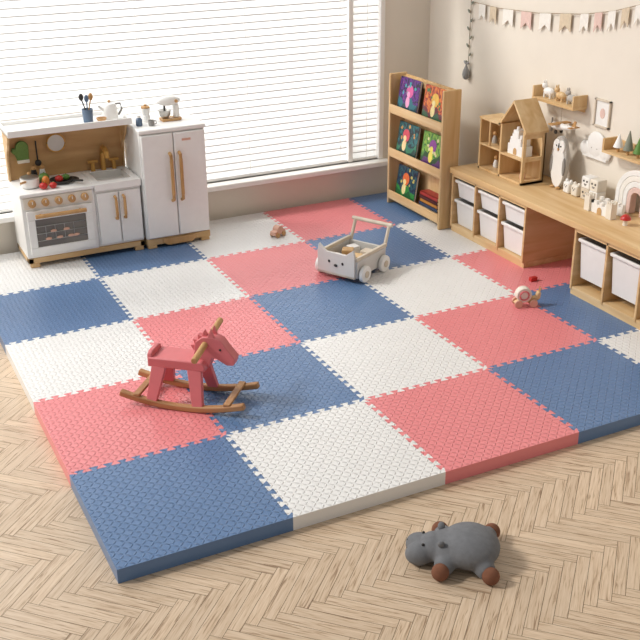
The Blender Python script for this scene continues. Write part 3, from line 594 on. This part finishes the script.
# ------------------------------------------------------------------ rocking horse
RH=thing('rocking_horse','pink wooden rocking horse on brown curved rockers','rocking horse',(.575,.925,TH+.0015),math.radians(-40.8))
for s in (-1,1):
    R=.95; hwd=16.2; up=arc(0,R,R,270-hwd,270+hwd,24); lo=arc(0,R,R-.025,270+hwd,270-hwd,24)
    obj('rocker',prism(B(),up+lo,'y',s*.092-.013,s*.092+.013),M['walnut'],RH,bev=.005)
for x in (-.19,.19):
    zz=.95-math.sqrt(.95**2-x*x)
    obj('crossbar',box(B(),x-.014,x+.014,-.103,.103,zz+.023,zz+.035),M['walnut'],RH,bev=.003)
obj('seat',prism(B(),[(-.15,.16),(-.15,.2),(.075,.2),(.09,.186),(.09,.16)],'y',-.057,.057),M['pink'],RH,bev=.005)
obj('seat_back',prism(B(),[(-.054,.195),(.054,.195),(.048,.214),(.034,.222),(-.034,.222),(-.048,.214)],'x',-.152,-.132),M['pink'],RH,bev=.004)
for x,lean in ((-.105,-.022),(.045,.022)):
    for s in (-1,1):
        xb=x+lean; zz=.95-math.sqrt(.95**2-xb*xb)+.02
        bm=B(); A=[(x-.03,s*.044-.012,.164),(x+.03,s*.044-.012,.164),(x+.03,s*.044+.012,.164),(x-.03,s*.044+.012,.164)]; E=[(xb-.022,s*.09-.012,zz),(xb+.022,s*.09-.012,zz),(xb+.022,s*.09+.012,zz),(xb-.022,s*.09+.012,zz)]
        va=[bm.verts.new(p) for p in A]; ve=[bm.verts.new(p) for p in E]; bm.faces.new(va); bm.faces.new(ve[::-1])
        for q in range(4): bm.faces.new((va[q],ve[q],ve[(q+1)%4],va[(q+1)%4]))
        obj('leg',bm,M['pink'],RH,bev=.003)
hp=[(.03,.17),(.098,.168),(.11,.208),(.13,.208),(.172,.184),(.2,.186),(.208,.214),(.172,.258),(.152,.288),(.118,.3),(.074,.296),(.044,.272)]
hd=obj('head',prism(B(),hp,'y',-.025,.025),M['pink'],RH,bev=.003,seg=2)
mn=[(.09,.296),(.078,.318),(.07,.296),(.052,.302),(.052,.278),(.03,.28),(.038,.256),(.018,.252),(.032,.23),(.05,.24),(.066,.28)]
obj('mane',prism(B(),mn,'y',-.012,.012),M['pink'],hd,bev=.002)
for s in (-1,1):
    obj('eye',cyl(B(),(.148,s*.0245,.25),(.148,s*.0265,.25),.005,n=12),M['dark'],hd)
    obj('ear',prism(B(),[(.094,.29),(.128,.29),(.112,.334)],'y',s*.018-.006,s*.018+.006),M['pink'],hd,bev=.002)
obj('handle',cyl(B(),(.085,-.145,.252),(.085,.165,.29),.013),M['handle'],RH,bev=.003)
# ------------------------------------------------------------------ hippo
hc=at(459,561,2,0); ang=2.56
HP=thing('plush_hippo','grey plush hippo with brown feet slumped on the wood floor','plush hippo',(hc.x,hc.y,0),ang)
bm=B()
ell(bm,(-.03,0,.062),(.098,.096,.063)); ell(bm,(.035,0,.054),(.062,.074,.051)); ell(bm,(.084,0,.05),(.046,.054,.048))
for s in (-1,1): ell(bm,(.128,s*.026,.038),(.046,.038,.038))
legs=[(.055,.09),(-.088,.092),(.058,-.105),(-.098,-.112)]
for x,y in legs: tube(bm,[(x*.6,y*.45,.045),(x*.9,y*.85,.033),(x*1.02,y*1.02,.031)],[.038,.033,.029],12)
hb=obj('body',bm,M['plush'],HP)
rm=hb.modifiers.new('remesh','REMESH'); rm.mode='VOXEL'; rm.voxel_size=.005; rm.use_smooth_shade=True
smo=hb.modifiers.new('smooth','SMOOTH'); smo.iterations=12; smo.factor=.6
for x,y in legs: obj('foot',ell(B(),(x*1.08,y*1.13,.03),(.028,.024,.03)),M['brownplush'],HP,label='brown foot')
for s in (-1,1):
    obj('ear',ell(B(),(.06,s*.047,.096),(.012,.009,.015),(s*-.4,0,0),n=12),M['plush'],HP); obj('eye',ell(B(),(.116,s*.032,.078),(.005,.005,.005),n=10),M['black'],HP); obj('nostril',ell(B(),(.165,s*.022,.054),(.004,.004,.004),n=8),M['dark'],HP)
# ------------------------------------------------------------------ small mat toys
c=at(524,306,2,TH)
o=thing('pull_toy','small wooden snail pull toy on wheels near the desk','pull toy',(c.x,c.y,TH+.001),math.radians(-20))
obj('body',prism(B(),[(-.055,.022),(.05,.022),(.075,.04),(.078,.07),(.062,.075),(.055,.05),(-.02,.04)],'y',-.014,.014),M['bamboo'],o,bev=.004)
obj('shell',cyl(B(),(-.008,-.02,.062),(-.008,.02,.062),.038,n=28),M['cream'],o,bev=.004)
obj('shell_ring',tube(B(),[(-.008+.022*math.cos(t*PI/12),-.021,.062+.022*math.sin(t*PI/12)) for t in range(24)],.004,8,True),M['pink'],o)
for x in (-.035,.04):
    for s in (-1,1): obj('wheel',cyl(B(),(x,s*.018,.02),(x,s*.028,.02),.02,n=20),M['peach'],o,bev=.002)
for s in (-1,1): obj('feeler',tube(B(),[(.07,s*.006,.072),(.076,s*.01,.095)],.003,8),M['handle'],o)
def car(label,px,py,rz,m,k=1):
    c=at(px,py,2,TH)
    o=thing('toy_car',label,'toy car',(c.x,c.y,TH+.001),rz)
    obj('body',prism(B(),[(x*k,z*k) for x,z in [(-.045,.014),(.045,.014),(.045,.035),(.025,.04)]+arc(0,.04,.024,0,180,10)+[(-.025,.04),(-.045,.035)]],'y',-.02*k,.02*k),M[m],o,bev=.004*k)
    for x in (-.026,.026):
        for s in (-1,1): obj('wheel',cyl(B(),(x*k,s*.02*k,.014*k),(x*k,s*.027*k,.014*k),.014*k,n=18),M['handle'],o)
car('tiny peach wooden car on the white tile near the window',278,236,math.radians(25),'peach')
c=at(533,281,2,TH)
tag(obj('toy_brick',box(B(),-.02,.02,-.012,.012,0,.022),M['red'],bev=.003),'tiny red brick lying in front of the desk gap','block').location=(c.x,c.y,TH+.001)
# ------------------------------------------------------------------ light
S.view_settings.view_transform='Standard'; S.view_settings.exposure=0
w=bpy.data.worlds.new('world'); S.world=w; w.use_nodes=True; bg=w.node_tree.nodes['Background']; bg.inputs[0].default_value=(1,.99,.975,1); bg.inputs[1].default_value=.32
def area(name,loc,target,sx,sy,e,col):
    l=bpy.data.lights.new(name,'AREA'); l.shape='RECTANGLE'; l.size=sx; l.size_y=sy; l.energy=e; l.color=col
    o=bpy.data.objects.new(name,l); C.objects.link(o); o.location=loc; o.rotation_euler=(Vector(target)-Vector(loc)).to_track_quat('-Z','Y').to_euler(); return o
area('window_daylight',(.5,WY+.35,1.25),(.5,0,1.25),4.6,2.4,90,(1,.995,.985))
area('added_fill_softbox',(-.6,2.4,2.4),(1.3,1.0,0),2.6,.9,42,(1,.985,.965))  # added unseen fill lamp, makes up for the dimmed window light
s=bpy.data.lights.new('sun','SUN'); s.energy=1.75; s.angle=math.radians(8); s.color=(1,.95,.895); so=bpy.data.objects.new('sun',s); C.objects.link(so); so.rotation_euler=Vector((1,-.45,-.95)).to_track_quat('-Z','Y').to_euler()
